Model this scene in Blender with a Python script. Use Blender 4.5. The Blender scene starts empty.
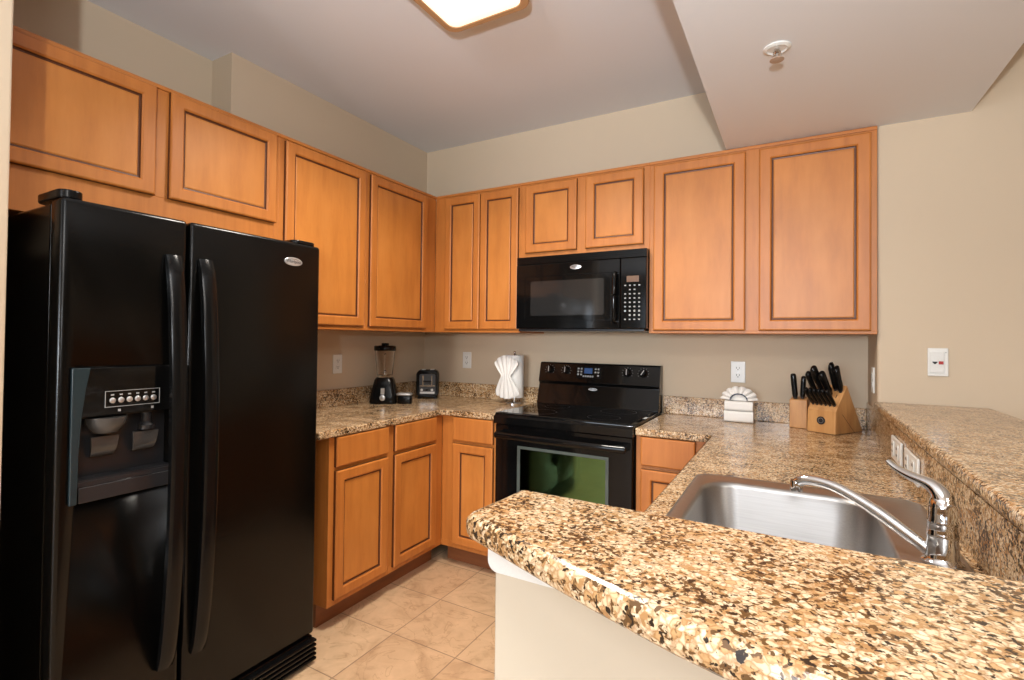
import bpy, bmesh, math, random
from mathutils import Matrix, Vector
random.seed(7)
S = bpy.context.scene
C = S.collection
R = math.radians

# ------------------------------------------------------------------ camera
CAM = Vector((2.4144, -3.1438, 1.3295))
yaw, pitch, roll, FPX = .5409, .0159, .0119, 518.1
f = Vector((-math.sin(yaw), math.cos(yaw), 0)); r = Vector((math.cos(yaw), math.sin(yaw), 0)); u = Vector((0, 0, 1))
f2 = f * math.cos(pitch) + u * math.sin(pitch); u2 = u * math.cos(pitch) - f * math.sin(pitch)
r3 = r * math.cos(roll) + u2 * math.sin(roll); u3 = u2 * math.cos(roll) - r * math.sin(roll)
cd = bpy.data.cameras.new('camera'); cam = bpy.data.objects.new('camera', cd); C.objects.link(cam)
M = Matrix.Identity(4)
for i in range(3):
    M[i][0], M[i][1], M[i][2], M[i][3] = r3[i], u3[i], -f2[i], CAM[i]
cam.matrix_world = M
cd.sensor_fit = 'HORIZONTAL'; cd.sensor_width = 36; cd.lens = FPX / 1024 * 36
cd.shift_x = 27.86 / 1024; cd.shift_y = -9.28 / 1024; cd.clip_start = .02
S.camera = cam

# ------------------------------------------------------------------ world, lights, exposure
S.view_settings.view_transform = 'Standard'; S.view_settings.look = 'None'
S.view_settings.gamma = 1; S.view_settings.use_curve_mapping = False
S.view_settings.exposure = -0.36
S.cycles.use_denoising = True
S.cycles.max_bounces = 8; S.cycles.diffuse_bounces = 3; S.cycles.glossy_bounces = 5
S.cycles.sample_clamp_indirect = 6
W = bpy.data.worlds.new('world'); S.world = W; W.use_nodes = True
W.node_tree.nodes['Background'].inputs[0].default_value = (.75, .85, 1, 1)
W.node_tree.nodes['Background'].inputs[1].default_value = 1.0

def lamp(name, typ, loc, energy, color=(1, 1, 1), size=.1, rot=(0, 0, 0), size_y=None, parent=None, spread=180):
    d = bpy.data.lights.new(name, typ); d.energy = energy; d.color = color
    if typ == 'AREA':
        d.size = size
        d.spread = R(spread)
        if size_y: d.shape = 'RECTANGLE'; d.size_y = size_y
    else:
        d.shadow_soft_size = size
    o = bpy.data.objects.new(name, d); C.objects.link(o); o.location = loc; o.rotation_euler = rot
    if parent: o.parent = parent
    return o
FAR_FILL = lamp('far_fill', 'POINT', (2.45, -8.2, 1.56), 500, (.9, .95, 1), .18)  # added frontal fill, set far behind the flash position to soften falloff
NEAR = lamp('flash_head_spill', 'POINT', (2.45, -3.42, 1.56), 22, (.9, .95, 1), .12)
UP_FILL = lamp('upward_fill', 'SPOT', (2.45, -3.6, 1.56), 270, (.87, .945, 1), .025, (R(90 + 50), 0, R(24)))  # added spot by the flash, aimed up to brighten ceiling and upper walls
UP_FILL.data.spot_size = R(130); UP_FILL.data.spot_blend = .9
OVERHEAD_FILL = lamp('overhead_fill', 'AREA', (2.5, -3.3, 2.262), 12, (1, .96, .90), .35)  # added unseen lamp under the soffit, brightens the bar top
EAST_FILL = lamp('east_fill', 'AREA', (4.7, -4.0, 2.65), 55, (1, .96, .90), .5)  # added unseen lamp, brightens the alcove wall end and left cabinets
DAY = lamp('window_daylight', 'AREA', (.9, -8.8, 1.5), 190, (.72, .86, 1), 2.2, (R(90), 0, 0), 1.6)

# ------------------------------------------------------------------ materials
def srgb(r_, g_, b_):
    g = lambda c: c / 12.92 if c <= .04045 else ((c + .055) / 1.055) ** 2.4
    return (g(r_ / 255), g(g_ / 255), g(b_ / 255), 1)
class NT:
    def __init__(s, name):
        s.m = bpy.data.materials.new(name); s.m.use_nodes = True
        s.t = s.m.node_tree; s.b = s.t.nodes['Principled BSDF']
    def n(s, typ, **kw):
        x = s.t.nodes.new(typ)
        for k, v in kw.items():
            if k.startswith('i_'):
                k = k[2:]; k = int(k) if k.isdigit() else k.replace('_', ' ')
                x.inputs[k].default_value = v
            else: setattr(x, k, v)
        return x
    def l(s, a, b): s.t.links.new(a, b)
    def ramp(s, stops, interp='LINEAR'):
        x = s.t.nodes.new('ShaderNodeValToRGB'); e = x.color_ramp; e.interpolation = interp
        while len(e.elements) < len(stops): e.elements.new(.5)
        for el, (p, c) in zip(e.elements, stops): el.position = p; el.color = c
        return x
    def mix(s, a, b, fac, mode='MIX'):
        x = s.n('ShaderNodeMix', data_type='RGBA', blend_type=mode)
        for sock, v in ((x.inputs['A'], a), (x.inputs['B'], b), (x.inputs['Factor'], fac)):
            if hasattr(v, 'links'): s.l(v, sock)
            else: sock.default_value = v
        return x.outputs['Result']
    def set(s, **kw):
        for k, v in kw.items():
            k = k.replace('_', ' ')
            if hasattr(v, 'links'): s.l(v, s.b.inputs[k])
            else: s.b.inputs[k].default_value = v
        return s
    def bump(s, h, strength=.2, dist=.002):
        x = s.n('ShaderNodeBump', i_Strength=strength, i_Distance=dist); s.l(h, x.inputs['Height']); s.l(x.outputs[0], s.b.inputs['Normal'])
    def co(s, scale=(1, 1, 1), kind='world'):
        if kind == 'world':
            g = s.n('ShaderNodeNewGeometry'); src = g.outputs['Position']
        else:
            g = s.n('ShaderNodeTexCoord'); src = g.outputs['Object']
        m = s.n('ShaderNodeMapping'); m.inputs['Scale'].default_value = scale; s.l(src, m.inputs['Vector'])
        return m.outputs[0]
def simple(name, col, rough=.5, metal=0, bumpy=0, bscale=300, **kw):
    t = NT(name); n = t.n('ShaderNodeTexNoise', i_Scale=bscale, i_Detail=2.0); t.l(t.co(), n.inputs['Vector'])
    dark = tuple(c * .9 for c in col[:3]) + (1,)
    t.set(Base_Color=t.mix(dark, col, n.outputs['Fac']), Roughness=rough, Metallic=metal, **kw)
    if bumpy: t.bump(n.outputs['Fac'], bumpy, .001)
    return t.m
def wood_mat(name, c_dark, c_mid, c_light, scale=(26, 26, 2.2), rough=.44):
    t = NT(name)
    n = t.n('ShaderNodeTexNoise', i_Scale=1.0, i_Detail=5.0, i_Roughness=.6, i_Distortion=.15); t.l(t.co(scale), n.inputs['Vector'])
    b = t.n('ShaderNodeTexNoise', i_Scale=5.0, i_Detail=3.0); t.l(t.co(), b.inputs['Vector'])
    r1 = t.ramp([(.3, c_dark), (.5, c_mid), (.72, c_light)]); t.l(n.outputs['Fac'], r1.inputs[0])
    r2 = t.ramp([(.3, (.93, .92, .91, 1)), (.7, (1.04, 1.035, 1.03, 1))]); t.l(b.outputs['Fac'], r2.inputs[0])
    t.set(Base_Color=t.mix(r1.outputs[0], r2.outputs[0], 1.0, 'MULTIPLY'), Roughness=rough)
    t.b.inputs['Coat Weight'].default_value = .08; t.b.inputs['Coat Roughness'].default_value = .3
    t.bump(n.outputs['Fac'], .05, .001)
    return t.m
def granite_mat(name):
    t = NT(name); co = t.co()
    nz = t.n('ShaderNodeTexNoise', i_Scale=90.0, i_Detail=3.0); t.l(co, nz.inputs['Vector'])
    ad = t.n('ShaderNodeVectorMath', operation='MULTIPLY_ADD'); t.l(nz.outputs['Color'], ad.inputs[0]); ad.inputs[1].default_value = (.012,) * 3; t.l(co, ad.inputs[2])
    v = t.n('ShaderNodeTexVoronoi', i_Scale=115.0); t.l(ad.outputs[0], v.inputs['Vector'])
    sp = t.n('ShaderNodeSeparateColor'); t.l(v.outputs['Color'], sp.inputs[0])
    rp = t.ramp([(0, srgb(236, 216, 184)), (.35, srgb(216, 190, 152)), (.6, srgb(232, 208, 172)), (.85, srgb(198, 160, 114)), (1, srgb(184, 144, 98))]); t.l(sp.outputs[0], rp.inputs[0])
    e = t.n('ShaderNodeTexVoronoi', i_Scale=115.0, feature='DISTANCE_TO_EDGE'); t.l(ad.outputs[0], e.inputs['Vector'])
    er = t.ramp([(.0, (.7, .7, .7, 1)), (.22, (0, 0, 0, 1))]); t.l(e.outputs['Distance'], er.inputs[0])
    big = t.n('ShaderNodeTexNoise', i_Scale=14.0, i_Detail=2.0); t.l(co, big.inputs['Vector'])
    def spots(scale, lo, hi, seed):
        m_ = t.n('ShaderNodeMapping'); m_.inputs['Location'].default_value = (seed, seed * .7, seed * 1.3); t.l(co, m_.inputs['Vector'])
        n_ = t.n('ShaderNodeTexNoise', i_Scale=scale, i_Detail=2.5, i_Roughness=.55, i_Distortion=.4); t.l(m_.outputs[0], n_.inputs['Vector'])
        k = t.n('ShaderNodeMath', operation='MULTIPLY_ADD'); t.l(big.outputs['Fac'], k.inputs[0]); k.inputs[1].default_value = .28; t.l(n_.outputs['Fac'], k.inputs[2])
        r_ = t.ramp([(lo + .14, (0, 0, 0, 1)), (hi + .14, (1, 1, 1, 1))]); t.l(k.outputs[0], r_.inputs[0]); return r_.outputs[0]
    c = t.mix(rp.outputs[0], srgb(150, 104, 60), er.outputs[0])
    c = t.mix(c, srgb(170, 128, 84), spots(85, .565, .62, 3.1))
    c = t.mix(c, srgb(98, 70, 42), spots(125, .54, .59, 9.7))
    c = t.mix(c, srgb(44, 34, 26), spots(125, .59, .63, 17.3))
    t.set(Base_Color=c, Roughness=.17)
    return t.m
def tile_mat(name):
    t = NT(name); g = t.n('ShaderNodeNewGeometry'); mp = t.n('ShaderNodeMapping'); t.l(g.outputs['Position'], mp.inputs['Vector'])
    mp.inputs['Location'].default_value = (-.868 + .335 * 20, 1.33 + .36 * 20, 0)
    b = t.n('ShaderNodeTexBrick', offset=0.0, squash=1.0); t.l(mp.outputs[0], b.inputs['Vector'])
    b.inputs['Scale'].default_value = 1; b.inputs['Mortar Size'].default_value = .0028; b.inputs['Mortar Smooth'].default_value = .3
    b.inputs['Brick Width'].default_value = .335; b.inputs['Row Height'].default_value = .36
    b.inputs['Color1'].default_value = srgb(208, 176, 140); b.inputs['Color2'].default_value = srgb(198, 162, 126); b.inputs['Mortar'].default_value = srgb(146, 118, 92)
    n = t.n('ShaderNodeTexNoise', i_Scale=7.0, i_Detail=8.0, i_Roughness=.62, i_Distortion=.8); t.l(g.outputs['Position'], n.inputs['Vector'])
    rp = t.ramp([(.3, (.72, .66, .6, 1)), (.48, (.98, .96, .94, 1)), (.7, (1.14, 1.14, 1.14, 1))]); t.l(n.outputs['Fac'], rp.inputs[0])
    v = t.n('ShaderNodeTexNoise', i_Scale=3.2, i_Detail=6.0, i_Distortion=2.5); t.l(g.outputs['Position'], v.inputs['Vector'])
    vr = t.ramp([(.485, (1, 1, 1, 1)), (.5, (.8, .76, .72, 1)), (.515, (1, 1, 1, 1))]); t.l(v.outputs['Fac'], vr.inputs[0])
    c = t.mix(b.outputs['Color'], rp.outputs[0], 1.0, 'MULTIPLY'); c = t.mix(c, vr.outputs[0], 1.0, 'MULTIPLY')
    t.set(Base_Color=c, Roughness=.42)
    inv = t.n('ShaderNodeMath', operation='SUBTRACT'); inv.inputs[0].default_value = 1; t.l(b.outputs['Fac'], inv.inputs[1])
    t.bump(inv.outputs[0], .5, .002)
    return t.m
def paint(name, col, bs=.06):
    t = NT(name); n = t.n('ShaderNodeTexNoise', i_Scale=170.0, i_Detail=3.0); t.l(t.co(), n.inputs['Vector'])
    b = t.n('ShaderNodeTexNoise', i_Scale=1.6, i_Detail=2.0); t.l(t.co(), b.inputs['Vector'])
    t.set(Base_Color=t.mix(tuple(c * .97 for c in col[:3]) + (1,), col, b.outputs['Fac']), Roughness=.75)
    t.bump(n.outputs['Fac'], bs, .001); return t.m
def emis(name, col, s):
    t = NT(name); t.set(Base_Color=col, Emission_Color=col, Emission_Strength=s, Roughness=.4); return t.m
def glass(name, col=(1, 1, 1, 1), rough=.02):
    t = NT(name); t.set(Base_Color=col, Roughness=rough, Transmission_Weight=1.0, IOR=1.3); return t.m

WALL = paint('wall_paint', srgb(206, 186, 160)); CEIL = paint('ceiling_paint', srgb(226, 226, 228))
LIVW = paint('living_wall_darkened', srgb(120, 104, 86))  # unseen living-room walls, colour darkened to cut bounced light
WHITEP = paint('half_wall_paint', srgb(200, 187, 166)); TRIM = simple('white_trim', srgb(228, 226, 220), .35)
TILE = tile_mat('floor_tile'); GRAN = granite_mat('granite')
WOOD = wood_mat('maple_wood', srgb(178, 106, 44), srgb(190, 116, 50), srgb(198, 124, 56))
PANEL = wood_mat('maple_panel', srgb(186, 114, 48), srgb(197, 124, 54), srgb(204, 132, 62), (16, 16, 3))
WOODH = wood_mat('maple_rail', srgb(178, 106, 44), srgb(190, 116, 50), srgb(198, 124, 56), (3, 3, 26))
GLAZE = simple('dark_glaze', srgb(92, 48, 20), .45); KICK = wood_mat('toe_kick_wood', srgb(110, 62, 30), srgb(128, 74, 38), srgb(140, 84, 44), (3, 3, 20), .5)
BLACK = simple('black_gloss', (.004, .004, .004, 1), .08, Specular_IOR_Level=.32); BLACKM = simple('black_plastic', (.004, .004, .004, 1), .2, Specular_IOR_Level=.25)
FRIDGE = simple('black_textured_enamel', (.002, .0019, .0017, 1), .2, bumpy=.25, bscale=330, Specular_IOR_Level=.28)
GLASSTOP = simple('black_ceramic_glass', (.003, .003, .003, 1), .03, Specular_IOR_Level=.4)
STEEL = NT('brushed_steel'); _n = STEEL.n('ShaderNodeTexNoise', i_Scale=1.0, i_Detail=3.0); STEEL.l(STEEL.co((8, 400, 400)), _n.inputs['Vector'])
STEEL.set(Base_Color=STEEL.mix((.34, .33, .32, 1), (.47, .46, .45, 1), _n.outputs['Fac']), Metallic=1.0, Roughness=.36); STEEL = STEEL.m
CHROME = simple('chrome', (.8, .8, .8, 1), .06, 1.0); SILVER = simple('silver_plastic', (.62, .62, .62, 1), .28, .7)
GREY = simple('grey_print', (.36, .36, .35, 1), .5); DGREY = simple('dark_grey_plastic', (.022, .022, .024, 1), .28)
DAYTINT = simple('daylight_tint_plastic', (.016, .03, .036, 1), .25)  # blue daylight caught by the dispenser facet, put into the colour
WHITEPL = simple('white_plastic', srgb(236, 234, 228), .3); SLOTD = simple('dark_slot', (.02, .018, .016, 1), .6)
PAPER = simple('paper_towel', srgb(240, 238, 234), .9, bumpy=.4, bscale=240); CLOTH = simple('white_terry', srgb(238, 234, 228), .95, bumpy=.6, bscale=500)
NAVY = simple('navy_trim', srgb(44, 58, 84), .9); BLOCKW = wood_mat('beech_block', srgb(176, 122, 70), srgb(196, 142, 86), srgb(208, 156, 98), (30, 30, 5), .45)
FRAMEG = simple('grey_green_frame', (.09, .11, .10, 1), .25); PADG = simple('grey_gloss_plastic', (.07, .066, .062, 1), .16)
RED = simple('red_plastic', srgb(176, 36, 28), .4); BRASS = simple('bronze_trim', srgb(184, 142, 100), .5); TAN = simple('tan_metal', srgb(176, 152, 132), .5)
CLEAR = glass('clear_plastic'); DISPLAY = emis('blue_display', (.01, .04, .12, 1), .8); AMBERD = simple('amber_display', srgb(110, 78, 52), .3)
DIFF = emis('lamp_diffuser', (1, .87, .70, 1), 1.3)
t = NT('coated_oven_glass'); n_ = t.n('ShaderNodeTexNoise', i_Scale=3.0); t.l(t.co(), n_.inputs['Vector'])
t.set(Base_Color=t.mix((.10, .20, .09, 1), (.15, .28, .13, 1), n_.outputs['Fac']), Metallic=1.0, Roughness=.06); OVENG = t.m
t = NT('microwave_screen'); n_ = t.n('ShaderNodeTexNoise', i_Scale=900.0); t.l(t.co(), n_.inputs['Vector'])
t.set(Base_Color=t.mix((.05, .05, .05, 1), (.10, .10, .10, 1), n_.outputs['Fac']), Metallic=.75, Roughness=.08); MWG = t.m

# ------------------------------------------------------------------ helpers
def box(bm, x0, x1, y0, y1, z0, z1, mi=0, bev=0, seg=2):
    g = bmesh.ops.create_cube(bm, size=1)['verts']
    for v in g: v.co = Vector(((x0 + x1) / 2 + v.co.x * (x1 - x0), (y0 + y1) / 2 + v.co.y * (y1 - y0), (z0 + z1) / 2 + v.co.z * (z1 - z0)))
    fs = {f_ for v in g for f_ in v.link_faces}
    for f_ in fs: f_.material_index = mi
    if bev:
        es = {e for v in g for e in v.link_edges}
        bmesh.ops.bevel(bm, geom=list(es), offset=bev, segments=seg, profile=.5, affect='EDGES', clamp_overlap=True, material=mi)
    return bm
def B(*a, **k): return box(bmesh.new(), *a, **k)
def loft(bm, loops, mi=0, cap0=True, cap1=True, closed=True):
    rows = [[bm.verts.new(p) for p in L] for L in loops]; n = len(rows[0])
    for i, (a, b) in enumerate(zip(rows, rows[1:])):
        m_ = mi[i] if isinstance(mi, (list, tuple)) else mi
        for k in range(n if closed else n - 1):
            q = bm.faces.new((a[k], a[(k + 1) % n], b[(k + 1) % n], b[k])); q.material_index = m_
    m0, m1 = (mi[0], mi[-1]) if isinstance(mi, (list, tuple)) else (mi, mi)
    if cap0: bm.faces.new(rows[0][::-1]).material_index = m0
    if cap1: bm.faces.new(rows[-1]).material_index = m1
    return bm
def lathe(bm, prof, c=(0, 0, 0), seg=32, mi=0, axis='z'):
    loops = []
    for (rad, h) in prof:
        L = []
        for k in range(seg):
            a = 2 * math.pi * k / seg; p = Vector((rad * math.cos(a), rad * math.sin(a), h))
            if axis == 'x': p = Vector((p.z, p.x, p.y))
            if axis == 'y': p = Vector((p.y, p.z, p.x))
            L.append(p + Vector(c))
        loops.append(L)
    return loft(bm, loops, mi)
def tube(bm, path, rad, seg=14, mi=0, flat=1.0, up=Vector((0, 0, 1))):
    path = [Vector(p) for p in path]; loops = []
    for i, p in enumerate(path):
        d = (path[min(i + 1, len(path) - 1)] - path[max(i - 1, 0)]).normalized()
        s = d.cross(up)
        s = s.normalized() if s.length > 1e-4 else Vector((1, 0, 0)); w = s.cross(d).normalized()
        rr = rad[i] if isinstance(rad, (list, tuple)) else rad; fl = flat[i] if isinstance(flat, (list, tuple)) else flat
        loops.append([p + s * rr * math.cos(2 * math.pi * k / seg) + w * rr * fl * math.sin(2 * math.pi * k / seg) for k in range(seg)])
    return loft(bm, loops, mi)
def smooth_path(P, n=8):
    P = [Vector(p) for p in P]; out = []
    for i in range(len(P) - 1):
        p0, p1, p2, p3 = P[max(i - 1, 0)], P[i], P[i + 1], P[min(i + 2, len(P) - 1)]
        for k in range(n):
            t_ = k / n
            out.append(.5 * (2 * p1 + (p2 - p0) * t_ + (2 * p0 - 5 * p1 + 4 * p2 - p3) * t_ ** 2 + (3 * p1 - p0 - 3 * p2 + p3) * t_ ** 3))
    return out + [P[-1]]
def prism(bm, pts, h0, h1, plane='xy', mi=0):
    def P(a, b, h): return Vector((a, b, h)) if plane == 'xy' else (Vector((a, h, b)) if plane == 'xz' else Vector((h, a, b)))
    return loft(bm, [[P(a, b, h0) for a, b in pts], [P(a, b, h1) for a, b in pts]], mi)
def rrect(x0, x1, y0, y1, rad, n=6):
    L = []
    for cx, cy, a0 in ((x1 - rad, y1 - rad, 0), (x0 + rad, y1 - rad, 90), (x0 + rad, y0 + rad, 180), (x1 - rad, y0 + rad, 270)):
        for k in range(n + 1):
            a = R(a0 + 90 * k / n); L.append((cx + rad * math.cos(a), cy + rad * math.sin(a)))
    return L
def wloc(o):
    v = Vector((0, 0, 0))
    while o: v += Vector(o.location); o = o.parent
    return v
def mk(name, bm, mats, parent=None, smooth=False, xf=None, local=False, bev=0):
    if xf is not None: bmesh.ops.transform(bm, matrix=xf, verts=bm.verts)
    bmesh.ops.recalc_face_normals(bm, faces=bm.faces)
    if parent is not None and not local: bmesh.ops.translate(bm, vec=-wloc(parent), verts=bm.verts)
    me = bpy.data.meshes.new(name); bm.to_mesh(me); bm.free()
    for m_ in (mats if isinstance(mats, (list, tuple)) else [mats]): me.materials.append(m_)
    o = bpy.data.objects.new(name, me); C.objects.link(o); o.parent = parent
    if smooth:
        for p in me.polygons: p.use_smooth = True
        me.set_sharp_from_angle(angle=R(smooth if smooth is not True else 38))
    if bev:
        b = o.modifiers.new('bevel', 'BEVEL'); b.width = bev; b.segments = 3; b.limit_method = 'ANGLE'; b.angle_limit = R(40)
    return o
def tag(o, label, cat, group=None):
    o['label'] = label; o['category'] = cat
    if group: o['group'] = group
    return o
def thing(name, label, cat, loc=(0, 0, 0), group=None):
    o = bpy.data.objects.new(name, None); C.objects.link(o); o.location = loc; o.empty_display_size = .1
    return tag(o, label, cat, group)
def struct(name, bm, m, **k):
    o = mk(name, bm, m, **k); o['kind'] = 'structure'; return o
def carve(o, cutter_bm, m=None):
    c = mk('cutter', cutter_bm, m or o.data.materials[0])
    c.location = wloc(o) * 0
    bmesh_loc = wloc(o)
    for v in c.data.vertices: v.co = v.co - bmesh_loc + Vector((0, 0, 0))
    c.parent = o.parent
    md = o.modifiers.new('cut', 'BOOLEAN'); md.object = c; md.operation = 'DIFFERENCE'; md.solver = 'EXACT'
    bpy.context.view_layer.update()
    me = bpy.data.meshes.new_from_object(o.evaluated_get(bpy.context.evaluated_depsgraph_get()))
    o.modifiers.clear(); o.data = me
    bpy.data.objects.remove(c, do_unlink=True)
def copy_tree(o, parent=None):
    c = o.copy(); C.objects.link(c)
    if parent: c.parent = parent
    for ch in list(o.children): copy_tree(ch, c)
    return c
def basis(origin, uu, nn):                     # columns: width, outward normal, up
    m_ = Matrix.Identity(4); zz = Vector((0, 0, 1))
    for i in range(3): m_[i][0], m_[i][1], m_[i][2], m_[i][3] = uu[i], nn[i], zz[i], origin[i]
    return m_
def lettering(name, text, size, mat, parent, xf, depth=.0006):   # xf: columns right, up, normal
    cu = bpy.data.curves.new('lettering_curve', 'FONT'); cu.body = text; cu.size = size; cu.align_x = 'CENTER'; cu.align_y = 'CENTER'; cu.extrude = depth / 2
    tmp = bpy.data.objects.new('lettering_tmp', cu); C.objects.link(tmp); bpy.context.view_layer.update()
    me = bpy.data.meshes.new_from_object(tmp.evaluated_get(bpy.context.evaluated_depsgraph_get()))
    bpy.data.objects.remove(tmp, do_unlink=True)
    bm = bmesh.new(); bm.from_mesh(me)
    return mk(name, bm, mat, parent, xf=xf)
def frame3(o, right, up, nn):
    m_ = Matrix.Identity(4)
    for i in range(3): m_[i][0], m_[i][1], m_[i][2], m_[i][3] = right[i], up[i], nn[i], o[i]
    return m_
X, Y, Z = Vector((1, 0, 0)), Vector((0, 1, 0)), Vector((0, 0, 1))

# ------------------------------------------------------------------ room shell
H = 2.746; YL = -9.0; XR = 5.6; XL = -1.2; RY = -.336
STUBX = .698
struct('floor', B(XL, XR, YL, .12, -.1, 0), TILE)
struct('ceiling', B(XL, XR, YL, .12, H, H + .1), CEIL)
struct('wall_back', B(-.3, 2.72, 0, .12, 0, H), WALL)
struct('wall_left', B(-.3, 0, -1.602, 0, 0, H), WALL)
struct('wall_left_recess', B(-.3, -.165, -2.642, -1.602, 0, H), WALL)
struct('wall_right', B(2.72, XR, RY, .12, 0, H), WALL, bev=.012)
struct('wall_front', B(XL, STUBX, -2.77, -2.642, 0, H), WALL, bev=.006)
struct('wall_west', B(XL - .12, XL, YL, -2.642, 0, H), LIVW)
struct('wall_east', B(XR, XR + .12, YL, .12, 0, H), LIVW)
sw = struct('wall_south', B(XL, XR, YL - .12, YL, 0, H), LIVW)
carve(sw, B(-.2, 2.0, YL - .2, YL + .1, .75, 2.3))
wn = bmesh.new()
for a in ((-.2, 2.0, .75, .8), (-.2, 2.0, 2.25, 2.3), (-.2, -.15, .8, 2.25), (1.95, 2.0, .8, 2.25), (.87, .93, .8, 2.25)): box(wn, a[0], a[1], YL - .1, YL - .02, a[2], a[3])
struct('window_1', wn, TRIM)
struct('ceiling_soffit', B(2.12, 3.027, YL, 0, 2.2785, H), CEIL)
struct('wall_peninsula', B(2.033, 2.86, -2.47, -2.375, 0, 1.0425), WHITEP, bev=.004)
struct('wall_bar', B(2.742, 2.86, -2.375, RY, 0, 1.0425), WHITEP)
tb = bmesh.new(); L0 = []
prism(tb, rrect(2.028, 2.86, .990, 1.0425, .016, 5), -2.482, -2.4702, 'xz')
prism(tb, rrect(2.028, 2.0328, .990, 1.0425, 0.0015, 3), -2.4702, -2.376, 'xz')
struct('trim_1', tb, TRIM, smooth=True)

# ------------------------------------------------------------------ cabinetry
def door_leaf(name, parent, xf, w, h, panel=True, handle=None, side=.046, rail=.044):
    o = .020; bm = bmesh.new()
    def ring(ins, n, r_=None): return [(ins, n, ins), (w - ins, n, ins), (w - ins, n, h - ins), (ins, n, h - ins)]
    def ring2(e, n): return [(side + e, n, rail + e), (w - side - e, n, rail + e), (w - side - e, n, h - rail - e), (side + e, n, h - rail - e)]
    loops = [ring(0, 0), ring(0, .014), ring(.003, .0185), ring(.007, o)]
    if panel:
        loops += [ring2(0, o), ring2(.006, .0150), ring2(.008, .0095), ring2(.0145, .0085)]
        loft(bm, loops, [1, 0, 0, 0, 0, 1, 1], True, False)
    else: loft(bm, loops, [1, 0, 0], True, True)
    d = mk(name, bm, [WOOD, GLAZE], parent, xf=xf)
    if panel:
        pb = bmesh.new(); e = .0142
        loft(pb, [ring2(e, .004), ring2(e, .0095), ring2(e + .004, .0115)], 0)
        mk('door_panel', pb, [PANEL], d, xf=xf)
    return d
def cabinet(name, label, loc, uu, nn, w, depth, z0, z1, rails, group=None, open_top=False, topcap=False, toe=False):
    """origin = bottom-left of the face frame front; rails = list of (u0,u1,z0,z1) face frame boards"""
    th = thing(name, label, 'cabinet', loc, group); xf = basis(loc, uu, nn); h = z1 - z0
    cb = bmesh.new()
    if open_top:
        for a in ((0, .018, -depth, -.019, 0, h), (w - .018, w, -depth, -.019, 0, h), (.018, w - .018, -depth, -depth + .012, 0, h), (.018, w - .018, -depth + .012, -.019, 0, .018)): box(cb, *a)
    else: box(cb, 0, w, -depth, -.019, 0, h)
    mk('carcass', cb, WOOD, th, xf=xf)
    fb = bmesh.new()
    for a in rails: box(fb, a[0], a[1], -.019, 0, a[2] - z0, a[3] - z0, bev=.0012, seg=1)
    mk('face_frame', fb, WOOD, th, xf=xf)
    if topcap: mk('top_moulding', B(0, w, -.019, .007, h - .016, h, bev=.003), WOODH, th, xf=xf)
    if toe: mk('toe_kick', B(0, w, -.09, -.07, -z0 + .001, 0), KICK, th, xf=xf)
    return th, xf
def at(xf, u_, z_): return xf @ Matrix.Translation((u_, .0005, z_))
FX = .349; ZB, ZT = 1.370, 2.2765
LY = lambda y: Vector((FX, y, ZB))
UG = 'maple upper cabinets'; BG = 'maple base cabinets'
# above the refrigerator
y0 = -2.636
w = 1.056; zb = 1.71
th, xf = cabinet('wall_cabinet', 'short two-door honey maple wall cabinet above the black refrigerator', (FX, y0, zb), Y, X, w, .50, zb, ZT,
    [(0, .025, zb, ZT), (1.031, 1.056, zb, ZT), (.505, .564, 1.852, 2.25), (.025, 1.031, zb, 1.852), (.025, 1.031, 2.25, ZT)], UG, topcap=True)
door_leaf('door', th, at(xf, .026, 1.852 - zb), .482, .408)
door_leaf('door', th, at(xf, .558, 1.852 - zb), .475, .408)
# tall left pair
def tall(label, ya, yb, da, db, z0=ZB):
    th, xf = cabinet('wall_cabinet', label, (FX, ya, z0), Y, X, yb - ya, .347, z0, ZT,
        [(0, da - ya + .008, z0, ZT), (db - ya - .008, yb - ya, z0, ZT), (da - ya + .008, db - ya - .008, z0, 1.40), (da - ya + .008, db - ya - .008, 2.24, ZT)], UG, topcap=True)
    mk('light_rail', B(0, yb - ya, -.019, .006, 0, .014, bev=.002), WOODH, th, xf=xf)
    door_leaf('door', th, at(xf, da - ya, 1.392 - z0), db - da, 2.252 - 1.392)
tall('single-door maple wall cabinet between the refrigerator cabinet and the corner cabinet', -1.58, -1.005, -1.553, -1.026)
tall('single-door maple wall cabinet on the left wall in the room corner, above the blender', -1.005, -FX - .0, -.982, -.462)
# back wall
def back(label, xa, xb, doors, z0, zdoor, depth=.347):
    rails = []; e = [xa] + [q for d in doors for q in d] + [xb]
    for i in range(0, len(e), 2):
        a, b = e[i] + (0 if i == 0 else -.008), e[i + 1] + (0 if i == len(e) - 2 else .008)
        if b - a > .001: rails.append((a - xa, b - xa, z0, ZT))
    for d in doors: rails += [(d[0] - xa + .008, d[1] - xa - .008, z0, zdoor + .008), (d[0] - xa + .008, d[1] - xa - .008, 2.242, ZT)]
    th, xf = cabinet('wall_cabinet', label, (xa, -FX, z0), X, -Y, xb - xa, depth, z0, ZT, rails, UG, topcap=True)
    if z0 < 1.5: mk('light_rail', B(0, xb - xa, -.019, .006, 0, .014, bev=.002), WOODH, th, xf=xf)
    for d in doors: door_leaf('door', th, at(xf, d[0] - xa, zdoor - z0), d[1] - d[0], 2.250 - zdoor, side=.042 if d[1] - d[0] < .3 else .046)
back('maple wall cabinet with two narrow doors left of the microwave', FX + .001, .989, [(.437, .704), (.708, .976)], ZB, 1.390)
back('short two-door maple wall cabinet directly above the microwave', .989, 1.752, [(1.024, 1.348), (1.400, 1.722)], 1.816, 1.845)
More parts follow.
